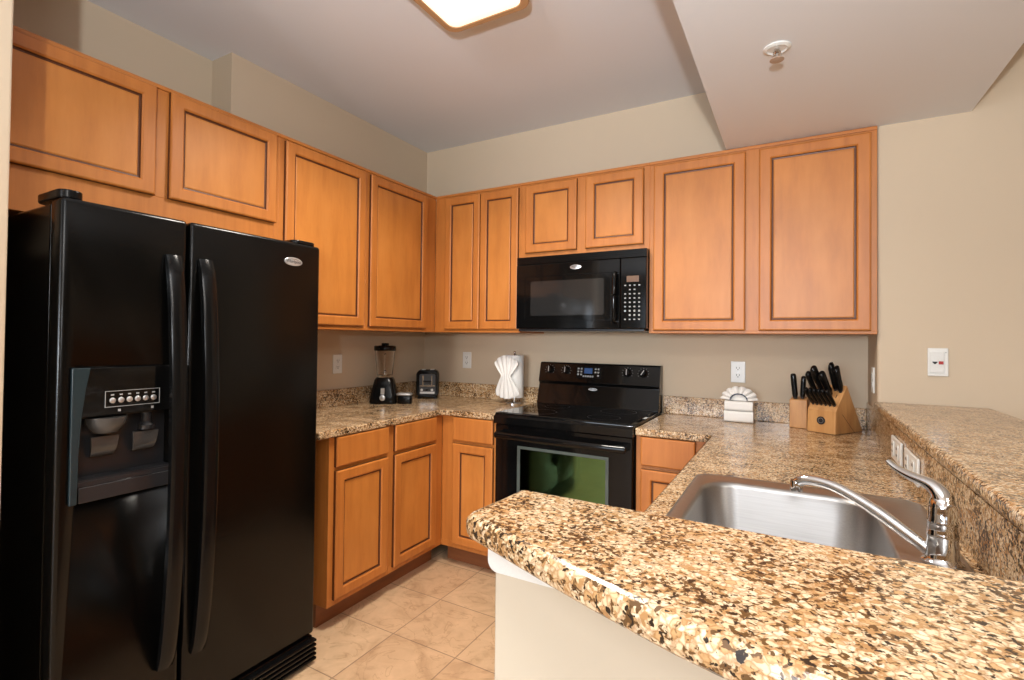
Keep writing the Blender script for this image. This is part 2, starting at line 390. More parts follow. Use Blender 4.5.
back('wide two-door maple wall cabinet above the knife blocks, right of the microwave', 1.752, 2.7185, [(1.775, 2.207), (2.265, 2.696)], ZB, 1.385)
# base cabinets
BF = .61; BZ0, BZ1 = .106, .876
def base(label, o, uu, nn, w, fronts, depth=.59, open_top=False, dw=None):
    rails = [(0, w, BZ0, BZ0 + .036), (0, w, BZ1 - .02, BZ1)]; e = [0] + [q for d in fronts for q in d] + [w]
    for i in range(0, len(e), 2): rails.append((e[i] - (0 if i == 0 else .008), e[i + 1] + (0 if i == len(e) - 2 else .008), BZ0 + .036, BZ1 - .02))
    for d in fronts: rails.append((d[0] + .008, d[1] - .008, .712, .74))
    th, xf = cabinet('base_cabinet', label, (o[0], o[1], BZ0), uu, nn, w, depth, BZ0, BZ1, rails, BG, toe=True, open_top=open_top)
    for d in fronts:
        door_leaf('drawer', th, at(xf, d[0], .736 - BZ0), d[1] - d[0], .137, panel=False)
        door_leaf('door', th, at(xf, d[0], .134 - BZ0), d[1] - d[0], .584)
base('maple base cabinet with drawer and door next to the refrigerator', (BF, -1.487), Y, X, .405, [(.030, .382)])
base('maple base cabinet with drawer and door left of the inside corner', (BF, -1.082), Y, X, .472, [(.030, .392)])
base('narrow maple base cabinet between the inside corner and the stove', (BF + .001, -BF), X, -Y, .376, [(.085, .356)])
base('maple base cabinet right of the stove, beside the sink peninsula', (1.757, -BF), X, -Y, .363, [(.024, .270)])
base('maple sink cabinet under the stainless sink, facing the refrigerator', (2.121, -.635), -Y, -X, 1.735, [(.06, .42), (.50, .86), (.90, 1.28), (1.33, 1.69)], .58, open_top=True)

# ------------------------------------------------------------------ granite tops
def rounded(pts, idx, rad, n=5):
    out = []
    for i, p in enumerate(pts):
        if i not in idx: out.append(p); continue
        a, b, c = Vector(pts[i - 1]), Vector(p), Vector(pts[(i + 1) % len(pts)])
        d1, d2 = (a - b).normalized(), (c - b).normalized()
        for k in range(n + 1):
            t_ = k / n; q = (b + d1 * rad) * (1 - t_) ** 2 + 2 * b * t_ * (1 - t_) + (b + d2 * rad) * t_ ** 2; out.append((q.x, q.y))
    return out
CZ0, CZ1 = .8765, .911
ct = thing('countertop', 'L-shaped speckled granite countertop with backsplash in the left corner, under the blender', 'countertop', (.3, -.3, CZ0))
pts = rounded([(.001, -.001), (.001, -1.565), (.632, -1.565), (.632, -.634), (.988, -.634), (.988, -.001)], {3}, .035)
mk('slab', prism(bmesh.new(), pts, CZ0, CZ1), GRAN, ct, bev=.007)
mk('backsplash', B(.001, .021, -1.565, -.0215, CZ1, 1.013, bev=.003), GRAN, ct)
mk('backsplash', B(.001, .988, -.021, -.001, CZ1, 1.013, bev=.003), GRAN, ct)
cp = thing('countertop', 'granite countertop around the stainless sink, with backsplash, under the knife blocks', 'countertop', (2.4, -.3, CZ0))
pts = rounded([(1.757, -.001), (1.757, -.634), (2.095, -.634), (2.095, -2.374), (2.7195, -2.374), (2.7195, -.001)], {2}, .02)
sl = mk('slab', prism(bmesh.new(), pts, CZ0, CZ1), GRAN, cp)
carve(sl, prism(bmesh.new(), rrect(2.172, 2.676, -2.215, -1.398, .05), CZ0 - .05, CZ1 + .05))
sl.data.materials.clear(); sl.data.materials.append(GRAN)
b_ = sl.modifiers.new('bevel', 'BEVEL'); b_.width = .006; b_.segments = 3; b_.limit_method = 'ANGLE'; b_.angle_limit = R(40)
mk('backsplash', B(1.757, 2.7115, -.021, -.001, CZ1, 1.013, bev=.003), GRAN, cp)
mk('bar_facing', B(2.712, 2.7415, -2.374, RY - .001, CZ1, 1.0425), GRAN, cp)
mk('backsplash', B(2.712, 2.7192, RY, -.0215, CZ1, 1.0425), GRAN, cp)
mk('bar_facing', B(2.096, 2.7115, -2.3745, -2.362, CZ1, 1.0425), GRAN, cp)
bar = thing('bar_top', 'raised bow-fronted granite bar top on the white half wall', 'bar counter', (2.6, -2.45, 1.043))
pts = [(2.705, -.3375), (2.706, -2.362), (2.017, -2.352), (2.013, -2.42), (2.007, -2.475), (2.005, -2.495), (2.008, -2.511), (2.018, -2.521), (2.036, -2.529), (2.064, -2.542), (2.10, -2.559), (2.137, -2.576), (2.183, -2.597), (2.225, -2.615), (2.283, -2.638),
       (2.32, -2.652), (2.361, -2.664), (2.42, -2.676), (2.49, -2.683), (2.56, -2.685), (2.65, -2.681), (2.75, -2.668), (2.85, -2.641), (2.95, -2.60), (3.02, -2.55), (3.062, -2.485), (3.083, -2.39), (3.083, -.3375)]
mk('bar_slab', prism(bmesh.new(), pts, 1.0433, 1.0785), GRAN, bar, bev=.012)

# ------------------------------------------------------------------ refrigerator
fr = thing('refrigerator', 'black side-by-side refrigerator with ice dispenser and curved handles', 'refrigerator', (.35, -2.09, 0))
FY0, FYG, FY1, FD = -2.542, -2.198, -1.654, .722
mk('cabinet_body', B(-.02, .645, FY0 + .004, FY1 - .004, .03, 1.692, bev=.006), FRIDGE, fr)
fz = mk('freezer_door', B(.652, FD, FY0, FYG - .004, .115, 1.702, bev=.013, seg=4), FRIDGE, fr, smooth=True)
carve(fz, B(.63 + .03, .80, -2.490, -2.232, .905, 1.095))
mk('fridge_door', B(.652, FD, FYG + .004, FY1, .115, 1.702, bev=.013, seg=4), FRIDGE, fr, smooth=True)
mk('door_gasket', B(.6452, .6518, FY0 + .01, FY1 - .01, .12, 1.69), BLACKM, fr)
def fhandle(yc):
    ys = []; path = []
    for k in range(41):
        t_ = k / 40; z_ = .292 + t_ * 1.29; bow = math.sin(math.pi * t_) ** .55
        path.append((.724 + .012 + .055 * bow, yc, z_))
    bm = bmesh.new(); loops = []
    for k, (x_, y_, z_) in enumerate(path):
        hw = .0235; th_ = .016
        xb = max(.7235, x_ - .022)
        loops.append([(xb, y_ - hw, z_), (x_ - .004, y_ - hw, z_), (x_, y_ - hw + .006, z_), (x_ + .003, y_, z_), (x_, y_ + hw - .006, z_), (x_ - .004, y_ + hw, z_), (xb, y_ + hw, z_)])
    loft(bm, loops)
    mk('door_handle', bm, BLACKM, fr, smooth=50)
fhandle(-2.250); fhandle(-2.146)
for (ya, yb, zt_) in ((FY0 + .002, FY0 + .062, 1.727), (FY1 - .12, FY1 - .008, 1.718)):
    mk('hinge_cover', prism(bmesh.new(), rrect(.54 if zt_ > 1.72 else .60, .708, ya, yb, .026), 1.7022, zt_), BLACKM, fr, smooth=True, bev=.004)
gb = bmesh.new(); box(gb, .60, .716, FY0 + .01, FY1 - .002, .012, .106, bev=.006)
for k in range(5): box(gb, .714, .742, FY0 + .01, FY1 - .002, .016 + k * .018, .027 + k * .018, bev=.004)
mk('toe_grille', gb, BLACKM, fr)
for (a, b) in ((.1, FY0 + .1), (.1, FY1 - .1), (.55, FY0 + .1), (.55, FY1 - .1)): mk('foot', lathe(bmesh.new(), [(.02, .0), (.02, .03)], (a, b, 0), 12), BLACKM, fr)
# ice dispenser
dp = mk('ice_dispenser', prism(bmesh.new(), rrect(-2.506, -2.222, 1.098, 1.236, .01), FD + .0005, FD + .009, 'yz'), BLACK, fr, bev=.003)
fm = bmesh.new()
box(fm, FD + .0005, FD + .006, -2.489, -2.222, .862, .9045, bev=.002); box(fm, FD + .0005, FD + .006, -2.2315, -2.222, .9045, 1.0975, bev=.002)
mk('dispenser_frame', fm, DGREY, dp)
side = bmesh.new()
prism(side, [(-2.512, 1.236), (-2.512, .862), (-2.494, .862), (-2.492, 1.0), (-2.487, 1.1), (-2.478, 1.18), (-2.468, 1.236)], FD + .0005, FD + .012, 'yz')
mk('side_strip', side, DAYTINT, dp, bev=.003)
cv = bmesh.new(); box(cv, .6605, .663, -2.489, -2.233, .906, 1.094); mk('cavity_back', cv, DGREY, dp)
pl = []
for k, yc in enumerate((-2.415, -2.305)):
    pb = bmesh.new()
    loft(pb, [[(.70 - .03 * (1 - math.cos(a)) , yc + s_ * .036 * (1 - .25 * a / 1.6), 1.035 - .062 * math.sin(a)) for s_ in (-1, -.5, 0, .5, 1)] + [(.694 - .03 * (1 - math.cos(a)), yc + s_ * .036 * (1 - .25 * a / 1.6), 1.035 - .062 * math.sin(a)) for s_ in (1, .5, 0, -.5, -1)] for a in [i * .2 for i in range(9)]])
    mk('paddle', pb, PADG, dp, smooth=60)
    if k == 0:
        fu = bmesh.new(); lathe(fu, [(.052, 1.092), (.05, 1.075), (.036, 1.05), (.03, 1.046)], (.70, yc, 0), 24); mk('ice_chute', fu, PADG, dp, smooth=True)
    else:
        fu = bmesh.new(); lathe(fu, [(.014, 1.092), (.014, 1.065), (.022, 1.055), (.022, 1.042)], (.70, yc, 0), 20); mk('water_spout', fu, DGREY, dp, smooth=True)
tr = bmesh.new(); box(tr, .664, .722, -2.489, -2.233, .9055, .918)
for k in range(5): box(tr, .668 + k * .011, .673 + k * .011, -2.487, -2.235, .918, .922)
mk('drip_tray', tr, DGREY, dp)
bz = bmesh.new()
for a in ((-2.432, -2.284, 1.166, 1.1675), (-2.432, -2.284, 1.121, 1.1225), (-2.432, -2.4305, 1.1225, 1.166), (-2.2855, -2.284, 1.1225, 1.166)): box(bz, FD + .0092, FD + .0105, *a)
mk('button_outline', bz, GREY, dp)
for k in range(6):
    yb = -2.413 + k * .0222; bm = bmesh.new(); lathe(bm, [(.008, FD + .0092), (.008, FD + .012), (.006, FD + .0135)], (0, yb, 1.140), 16, axis='x'); mk('button', bm, SILVER, dp, smooth=True)
    mk('button_mark', B(FD + .0092, FD + .0102, yb - .004, yb + .004, 1.154, 1.158), GREY, dp)
for yb in (-2.395, -2.305): mk('button_mark', B(FD + .0092, FD + .0102, yb - .003, yb + .004, 1.107, 1.114), GREY, dp)
def badge(parent, c, right, nn, a=.042, b=.0165, text=.017):
    xf = frame3(c, right, Z, nn); bm = bmesh.new()
    loft(bm, [[(a * s_ * math.cos(2 * math.pi * k / 32), b * s_ * math.sin(2 * math.pi * k / 32), h_) for k in range(32)] for s_, h_ in ((1, .0005), (1, .002), (.93, .0035))])
    bd = mk('badge', bm, SILVER, parent, smooth=True, xf=xf)
    lettering('lettering', 'Whirlpool', text, SLOTD, bd, xf @ Matrix.Translation((0, 0, .0042)))
    sw_ = bmesh.new(); pth = [(.9 * a * math.cos(t_) * .8, b * .62 * math.sin(t_), .004) for t_ in [R(30 + k * 12) for k in range(12)]]
    tube(sw_, pth, .0007, 6); mk('swoosh', sw_, SLOTD, bd, xf=xf)
badge(fr, Vector((FD, -1.790, 1.624)), Y, X)

# ------------------------------------------------------------------ stove
sv = thing('stove', 'black freestanding electric stove with glass cooktop and green-tinted oven window', 'stove', (1.371, -.35, 0))
SX0, SX1 = .9915, 1.7535
mk('stove_body', B(SX0 + .002, SX1 - .002, -.612, -.03, .02, .905), BLACKM, sv)
ck = bmesh.new(); box(ck, SX0, SX1, -.648, -.09, .9055, .926, bev=.006)
prism(ck, [(-.648, .9055), (-.648, .915), (-.662, .905), (-.662, .868), (-.63, .868), (-.613, .9055)], SX0, SX1, 'yz')
cook = mk('cooktop', ck, BLACK, sv, smooth=True)
mk('glass_surface', B(SX0 + .018, SX1 - .018, -.632, -.105, .9262, .9285, bev=.001), GLASSTOP, cook)
for (bx, by, br) in ((1.19, -.50, .10), (1.56, -.50, .085), (1.19, -.24, .075), (1.56, -.24, .10)):
    bm = bmesh.new(); n = 40
    lo = [[(bx + q * math.cos(2 * math.pi * k / n), by + q * math.sin(2 * math.pi * k / n), .92856) for k in range(n)] for q in (br, br - .002)]
    loft(bm, lo, 0, False, False); mk('burner_ring', bm, DGREY, cook)
bk = bmesh.new()
prism(bk, [(-.004, .9055), (-.118, .9265), (-.110, .950), (-.078, 1.052), (-.090, 1.066), (-.062, 1.178), (-.052, 1.186), (-.004, 1.186)], SX0 + .003, SX1 - .003, 'yz')
pan = mk('control_panel', bk, BLACK, sv, bev=.003)
# control face runs from (y -.090, z 1.066) to (y -.062, z 1.178)
sl_ = Vector((0, .028, .112)).normalized(); nrm = Vector((0, -.112, .028)).normalized()
def cface(x_, z_): return Vector((x_, -.090 + (z_ - 1.066) * .25, z_)) + nrm * .0006
for x_ in (1.067, 1.177, 1.563, 1.656):
    xf = frame3(cface(x_, 1.138), X, sl_, nrm); bm = bmesh.new(); lathe(bm, [(.024, 0), (.023, .006), (.019, .009), (.018, .022), (.015, .025)], (0, 0, 0), 28)
    kn = mk('knob', bm, BLACKM, pan, smooth=True, xf=xf)
    mk('pointer', B(-.0022, .0022, -.016, .017, .0252, .0285, bev=.0008), SILVER, kn, xf=xf @ Matrix.Rotation(R(random.choice((0, 0, -30))), 4, 'Z'))
    tk = bmesh.new()
    for k in range(9):
        a = R(-30 + k * 30); m4 = Matrix.Translation((.031 * math.cos(a), .031 * math.sin(a), .0004)); 
        q = bmesh.ops.create_cube(tk, size=.0028, matrix=m4 @ Matrix.Diagonal((1, 1, .2, 1)))
    mk('dial_marks', tk, GREY, pan, xf=xf)
xf = frame3(cface(1.325, 1.128), X, sl_, nrm)
mk('clock_bezel', B(-.078, .078, -.038, .038, 0, .003, bev=.001), BLACKM, pan, xf=xf)
mk('clock_display', B(-.028, .024, -.005, .029, .0032, .0042), DISPLAY, pan, xf=xf)
for (a, b) in [(-.066, .024), (-.066, .006), (-.066, -.012), (-.046, .024), (-.046, .006), (-.046, -.012), (.044, .024), (.044, .004), (.062, .024), (.062, .004), (.062, -.016)] + [(-.03 + k * .0145, -.022) for k in range(5)]:
    mk('key', B(a - .0055, a + .0055, b - .005, b + .005, .0032, .0044), GREY, pan, xf=xf)
badge(pan, Vector((1.362, -.0985, 1.030)) + Vector((0, -.002, 0)), X, Vector((0, -.954, .3)).normalized(), .028, .009, .009)
od = mk('oven_door', B(SX0 + .004, SX1 - .004, -.646, -.6125, .245, .864, bev=.005), BLACK, sv)
wf = bmesh.new()
for a in ((1.132, 1.634, .742, .757), (1.132, 1.634, .40, .415), (1.132, 1.150, .415, .742), (1.618, 1.634, .415, .742)): box(wf, a[0], a[1], -.650, -.6465, a[2], a[3], bev=.001)
mk('window_frame', wf, FRAMEG, od)
mk('oven_window', B(1.150, 1.618, -.6488, -.6465, .415, .742), OVENG, od)
hb = bmesh.new(); tube(hb, [(SX0 + .03 + (SX1 - SX0 - .06) * k / 20, -.690 - .012 * math.sin(math.pi * k / 20), .812) for k in range(21)], .0165, 14, flat=1.15)
for x_ in (SX0 + .04, SX1 - .04): box(hb, x_ - .014, x_ + .014, -.69, -.6463, .80, .824, bev=.003)
mk('oven_handle', hb, BLACK, od, smooth=True)
dr = mk('storage_drawer', B(SX0 + .004, SX1 - .004, -.640, -.6125, .075, .238, bev=.004), BLACK, sv)
mk('kick_plate', B(SX0 + .03, SX1 - .03, -.58, -.56, .001, .0195), BLACKM, sv)

# ------------------------------------------------------------------ microwave
mw = thing('microwave', 'black over-the-range microwave mounted under the short cabinet above the stove', 'microwave', (1.371, -.2, 1.385))
MX0, MX1 = .9905, 1.7505; MF = -.406
mk('microwave_body', B(MX0 + .004, MX1 - .004, -.366, -.002, 1.392, 1.814, bev=.003), BLACKM, mw)
mk('vent_base', B(MX0 + .01, MX1 - .01, -.395, -.02, 1.379, 1.3915, bev=.003), DGREY, mw)
vg = bmesh.new(); box(vg, MX0, MX1, MF + .004, -.3665, 1.770, 1.8145, bev=.003)
for k in range(3): box(vg, MX0 + .02, MX1 - .02, MF + .001, MF + .004, 1.779 + k * .011, 1.784 + k * .011)
mk('vent_grille', vg, BLACKM, mw)
md_ = mk('microwave_door', B(MX0, 1.612, MF, -.3665, 1.3925, 1.7685, bev=.004), BLACK, mw)
mk('door_window', prism(bmesh.new(), rrect(1.085, 1.525, 1.468, 1.668, .012), MF - .0018, MF - .0004, 'xz'), MWG, md_)
fw_ = bmesh.new()
for a in ((1.045, 1.565, 1.695, 1.6985), (1.045, 1.565, 1.438, 1.4415), (1.045, 1.0485, 1.4415, 1.695), (1.5615, 1.565, 1.4415, 1.695)): box(fw_, a[0], a[1], MF - .0016, MF - .0004, a[2], a[3])
mk('window_border', fw_, BLACKM, md_)
hb = bmesh.new(); tube(hb, smooth_path([(1.588, MF - .001, 1.69), (1.588, MF - .022, 1.675), (1.588, MF - .032, 1.56), (1.588, MF - .022, 1.445), (1.588, MF - .001, 1.43)]), .011, 12)
mk('door_handle', hb, BLACK, md_, smooth=True)
mp_ = mk('keypad_panel', B(1.6145, MX1, MF, -.3665, 1.3925, 1.7685, bev=.004), BLACK, mw)
mk('display', B(1.648, 1.712, MF - .0018, MF - .0004, 1.640, 1.672), AMBERD, mp_)
for row in range(9):
    for col in range(4):
        if row == 1 and col in (0, 3): continue
        if row == 7 and col in (0,): continue
        x_ = 1.6405 + col * .0245; z_ = 1.622 - row * .0225
        bm = B(x_ - .0048, x_ + .0048, MF - .0014, MF - .0004, z_ - (.0035 if row not in (6, 7) else .005), z_ + (.0035 if row not in (6, 7) else .005), bev=.0004, seg=1)
        mk('key', bm, GREY, mp_)
badge(md_, Vector((1.362, MF, 1.738)), X, -Y, .034, .0135, .0115)

# ------------------------------------------------------------------ sink and faucet
sk = thing('sink', 'stainless steel drop-in kitchen sink in the granite counter', 'sink', (2.42, -1.8, .74))
def zl(x0, x1, y0, y1, rad, z_): return [(a, b, z_) for a, b in rrect(x0, x1, y0, y1, rad, 8)]
bm = bmesh.new()
loft(bm, [zl(2.150, 2.698, -2.236, -1.375, .05, .9115), zl(2.152, 2.696, -2.234, -1.377, .05, .9155), zl(2.158, 2.690, -2.228, -1.383, .05, .9175), zl(2.166, 2.682, -2.220, -1.391, .048, .9165),
          zl(2.180, 2.594, -2.19, -1.440, .085, .914), zl(2.186, 2.588, -2.184, -1.446, .085, .910), zl(2.190, 2.584, -2.18, -1.450, .083, .900), zl(2.200, 2.574, -2.17, -1.460, .080, .765),
          zl(2.212, 2.562, -2.158, -1.472, .07, .744), zl(2.24, 2.534, -2.13, -1.50, .05, .738)], 0, False, True)
mk('basin', bm, STEEL, sk, smooth=60)
db = bmesh.new(); lathe(db, [(.045, .7385), (.045, .741), (.038, .7415), (.034, .7395)], (2.39, -1.80, 0), 28); mk('drain', db, CHROME, sk, smooth=True)
fc = thing('faucet', 'single-lever chrome faucet with long arched spout at the sink edge', 'faucet', (2.653, -1.855, .9165))
FXC, FYC = 2.653, -1.855
bm = bmesh.new(); lathe(bm, [(.032, .9185), (.032, .922), (.0265, .926), (.0245, .931), (.0235, .966), (.0245, .968), (.0245, .973), (.0235, .975), (.0228, .990), (.0236, .992), (.0236, .998), (.0222, 1.001), (.0215, 1.022), (.0185, 1.036), (.010, 1.045), (.003, 1.047)], (FXC, FYC, 0), 32)
mk('faucet_body', bm, CHROME, fc, smooth=50)
bm = bmesh.new(); tube(bm, smooth_path([(2.648, -1.850, .925), (2.615, -1.832, .948), (2.555, -1.798, .985), (2.50, -1.768, 1.010), (2.462, -1.750, 1.017), (2.432, -1.738, 1.014), (2.418, -1.733, 1.004)], 8), [.0125] * 17 + [.0115] * 32, 16)
spt = mk('spout', bm, CHROME, fc, smooth=60)
bm = bmesh.new(); lathe(bm, [(.0120, .986), (.0130, .990), (.0130, 1.004), (.0115, 1.010)], (2.4175, -1.7325, 0), 20); mk('aerator', bm, CHROME, spt, smooth=50)
lp_ = smooth_path([(2.655, -1.856, 1.026), (2.652, -1.851, 1.044), (2.640, -1.838, 1.058), (2.615, -1.818, 1.066), (2.595, -1.800, 1.075), (2.580, -1.787, 1.087)], 8)
bm = bmesh.new(); tube(bm, lp_, [.0195 - .00028 * k for k in range(41)], 14, flat=[1 - .012 * k for k in range(41)])
mk('lever', bm, CHROME, fc, smooth=60)

# ------------------------------------------------------------------ wall plates
def outlet_proto(label, group=None, kind='duplex'):
    th = thing('outlet', label, 'outlet', (0, 0, 0), group)   # local frame: x right, -y out of the wall, z up
    mk('cover_plate', B(-.036, .036, -.007, -.0005, -.058, .058, bev=.003), WHITEPL, th, local=True)
    for s_ in (-1, 1):
        rc = mk('receptacle', prism(bmesh.new(), rrect(-.0165, .0165, s_ * .0195 - .0145, s_ * .0195 + .0145, .008), -.009, -.0071, 'xz'), WHITEPL, th, local=True)
        sb = bmesh.new(); zc = s_ * .0195
        box(sb, -.0085, -.006, -.0096, -.0091, zc - .002, zc + .008); box(sb, .006, .0085, -.0096, -.0091, zc - .001, zc + .008); lathe(sb, [(.003, -.0096), (.003, -.0091)], (0, 0, zc - .007), 10, axis='y')
        mk('slots', sb, SLOTD, rc, local=True)
    sc_ = bmesh.new(); lathe(sc_, [(.003, -.0078), (.003, -.0071)], (0, 0, 0), 10, axis='y'); mk('screw', sc_, SILVER, th, local=True)
    return th
OG = 'duplex wall outlets'
o1 = outlet_proto('white wall outlet on the back wall above the folded towels', OG); o1.location = (2.147, 0, 1.166)
def outlet_copy(label, loc, rz, rx=0):
    c = copy_tree(o1); c.location = loc; c.rotation_euler = (0, rx, rz); c['label'] = label; return c
outlet_copy('white wall outlet left of the paper towels, on the back wall', (.388, 0, 1.176), 0)
outlet_copy('white wall outlet on the left wall beside the blender', (0, -.876, 1.165), R(90))
outlet_copy('white wall plate on the short side wall right of the knife block', (2.72, -.225, 1.165), R(-90))
def wide(label, yc, w_):
    th = thing('outlet', label, 'outlet', (2.712, yc, .966), 'white plates on the granite bar face')
    mk('cover_plate', B(2.704, 2.7115, yc - w_ / 2, yc + w_ / 2, .932, 1.010, bev=.003), WHITEPL, th)
    for s_ in (-1, 1):
        rc = mk('receptacle', prism(bmesh.new(), rrect(yc + s_ * w_ * .24 - .020, yc + s_ * w_ * .24 + .020, .946, .996, .006), 2.701, 2.7035, 'yz'), WHITEPL, th)
        sb = bmesh.new()
        for q in (.958, .98): box(sb, 2.7002, 2.7008, yc + s_ * w_ * .24 - .008, yc + s_ * w_ * .24 - .005, q, q + .008); box(sb, 2.7002, 2.7008, yc + s_ * w_ * .24 + .005, yc + s_ * w_ * .24 + .008, q, q + .008)
        mk('slots', sb, SLOTD, rc)
wide('white outlet plate on the granite bar face, nearer the knife block', -.93, .185)
wide('white outlet plate on the granite bar face, nearer the faucet', -1.19, .195)
sp = thing('wall_control', 'white wall control plate with red and black buttons above the bar', 'wall control', (2.92, RY, 1.256))
mk('cover_plate', B(2.887, 2.953, RY - .008, RY - .0005, 1.198, 1.314, bev=.003), WHITEPL, sp)
mk('control_face', B(2.893, 2.939, RY - .012, RY - .0082, 1.211, 1.299, bev=.002), TRIM, sp)
mk('red_button', B(2.921, 2.936, RY - .015, RY - .0122, 1.247, 1.260, bev=.001), RED, sp)
mk('black_button', prism(bmesh.new(), [(2.901, 1.258), (2.917, 1.258), (2.917, 1.2555), (2.911, 1.248), (2.907, 1.248), (2.901, 1.2555)], RY - .0145, RY - .0122, 'xz'), SLOTD, sp)
bm = bmesh.new(); lathe(bm, [(.002, RY - .0095), (.002, RY - .0081)], (2.9445, 0, 1.296), 10, axis='y'); mk('indicator', bm, GREY, sp)

# ------------------------------------------------------------------ ceiling items
cl = thing('ceiling_light', 'square flush ceiling light with bronze rim and glowing diffuser', 'ceiling light', (1.315, -1.495, H))
LX0, LX1, LY0, LY1 = 1.115, 1.515, -1.70, -1.290
bm = bmesh.new(); rl = lambda e, z_: [(a, b, z_) for a, b in rrect(LX0 + e, LX1 - e, LY0 + e, LY1 - e, .05 - e * .3, 6)]
loft(bm, [rl(.0, H - .0005), rl(0, H - .075), rl(.004, H - .083), rl(.028, H - .083), rl(.030, H - .07)], 0, True, False); mk('rim', bm, BRASS, cl, smooth=40)
bm = bmesh.new(); loft(bm, [rl(.0305, H - .06), rl(.0305, H - .080), rl(.042, H - .084), rl(.08, H - .086)]); mk('diffuser', bm, DIFF, cl, smooth=60)
KL = lamp('ceiling_bulb', 'AREA', (0, 0, -.105), 36, (1, .93, .83), .36, parent=cl, spread=135)
spk = thing('sprinkler_head', 'small round fire sprinkler head set in the white soffit', 'sprinkler', (2.362, -1.248, 2.2785))
bm = bmesh.new(); lathe(bm, [(.040, 2.278), (.040, 2.274), (.030, 2.270), (.026, 2.274), (.012, 2.2745)], (2.362, -1.248, 0), 28); mk('escutcheon', bm, TRIM, spk, smooth=True)
bm = bmesh.new(); lathe(bm, [(.008, 2.2744), (.008, 2.262), (.004, 2.258), (.004, 2.240)], (2.362, -1.248, 0), 14)
for s_ in (-1, 1): tube(bm, [(2.362 + s_ * .009, -1.248, 2.266), (2.362 + s_ * .013, -1.248, 2.252), (2.362 + s_ * .004, -1.248, 2.238)], .0018, 6, up=Y)
mk('frame_arms', bm, CHROME, spk, smooth=True)
bm = bmesh.new(); lathe(bm, [(.020, 2.240), (.021, 2.237), (.006, 2.235)], (2.362, -1.248, 0), 24); mk('deflector', bm, TAN, spk, smooth=True)

# ------------------------------------------------------------------ counter things
K = CZ1
bl = thing('blender', 'black countertop blender with clear jar beside the left wall outlet', 'blender', (.140, -.598, K))
bx, by = .140, -.598; rot = Matrix.Translation((bx, by, 0)) @ Matrix.Rotation(R(33), 4, 'Z')
bm = bmesh.new(); rr_ = lambda h, rad, z_: [(a, b, z_) for a, b in rrect(-h, h, -h, h, rad, 5)]
loft(bm, [rr_(.083, .03, K + .0005), rr_(.086, .03, K + .012), rr_(.082, .03, K + .05), rr_(.070, .03, K + .11), rr_(.060, .03, K + .15), rr_(.052, .03, K + .163)])
bb = mk('motor_base', bm, BLACKM, bl, smooth=50, xf=rot)
mk('control_strip', B(-.012, .012, -.0815, -.075, K + .06, K + .10, bev=.002), SILVER, bb, xf=rot @ Matrix.Rotation(R(0), 4, 'X'))
bm = bmesh.new(); lathe(bm, [(.018, 0), (.018, .008), (.014, .01)], (0, 0, 0), 20); mk('dial', bm, SILVER, bb, smooth=True, xf=rot @ Matrix.Translation((0, -.083, K + .04)) @ Matrix.Rotation(R(90), 4, 'X'))
bm = bmesh.new(); n = 28
prof = [(.046, K + .164), (.050, K + .18), (.058, K + .25), (.066, K + .335), (.062, K + .335), (.054, K + .25), (.046, K + .182), (.02, K + .176)]
lathe(bm, prof, (bx, by, 0), n); mk('jar', bm, CLEAR, bl, smooth=60)
bm = bmesh.new(); lathe(bm, [(.0, K + .1768), (.014, K + .1768), (.012, K + .195), (.004, K + .20)], (bx, by, 0), 12)
for a in range(4):
    box(bm, bx - .004 + .018 * math.cos(a * 1.57) - .01, bx + .004 + .018 * math.cos(a * 1.57) + .01, by + .018 * math.sin(a * 1.57) - .004, by + .018 * math.sin(a * 1.57) + .004, K + .192, K + .1935)
mk('blade', bm, CHROME, bl)
bm = bmesh.new(); lathe(bm, [(.069, K + .3352), (.071, K + .34), (.071, K + .362), (.064, K + .368), (.024, K + .369), (.024, K + .382), (.020, K + .385)], (bx, by, 0), 32); mk('lid', bm, BLACK, bl, smooth=50)
bm = bmesh.new(); tube(bm, smooth_path([(.062, 0, K + .31), (.095, 0, K + .305), (.10, 0, K + .26), (.09, 0, K + .21), (.058, 0, K + .205)]), .007, 10); mk('jar_handle', bm, CLEAR, bl, smooth=True, xf=Matrix.Translation((bx, by, 0)) @ Matrix.Rotation(R(130), 4, 'Z'))
ch = thing('container', 'small black container with silver lid on the counter right of the blender', 'container', (.276, -.556, K))
xf = Matrix.Translation((.276, -.556, K + .0005)) @ Matrix.Rotation(R(33), 4, 'Z')
bm = bmesh.new(); loft(bm, [[(a * 1.15, b, z_) for a, b in rrect(-h, h, -h * .8, h * .8, .012, 4)] for h, z_ in ((.036, 0), (.039, .006), (.038, .048), (.034, .053))]); mk('cup', bm, BLACKM, ch, smooth=50, xf=xf)
bm = bmesh.new(); loft(bm, [[(a * 1.25 - .004, b, z_) for a, b in rrect(-h, h, -h * .8, h * .8, .012, 4)] for h, z_ in ((.037, .0532), (.040, .056), (.039, .064), (.031, .069))]); mk('lid', bm, SILVER, ch, smooth=50, xf=xf)

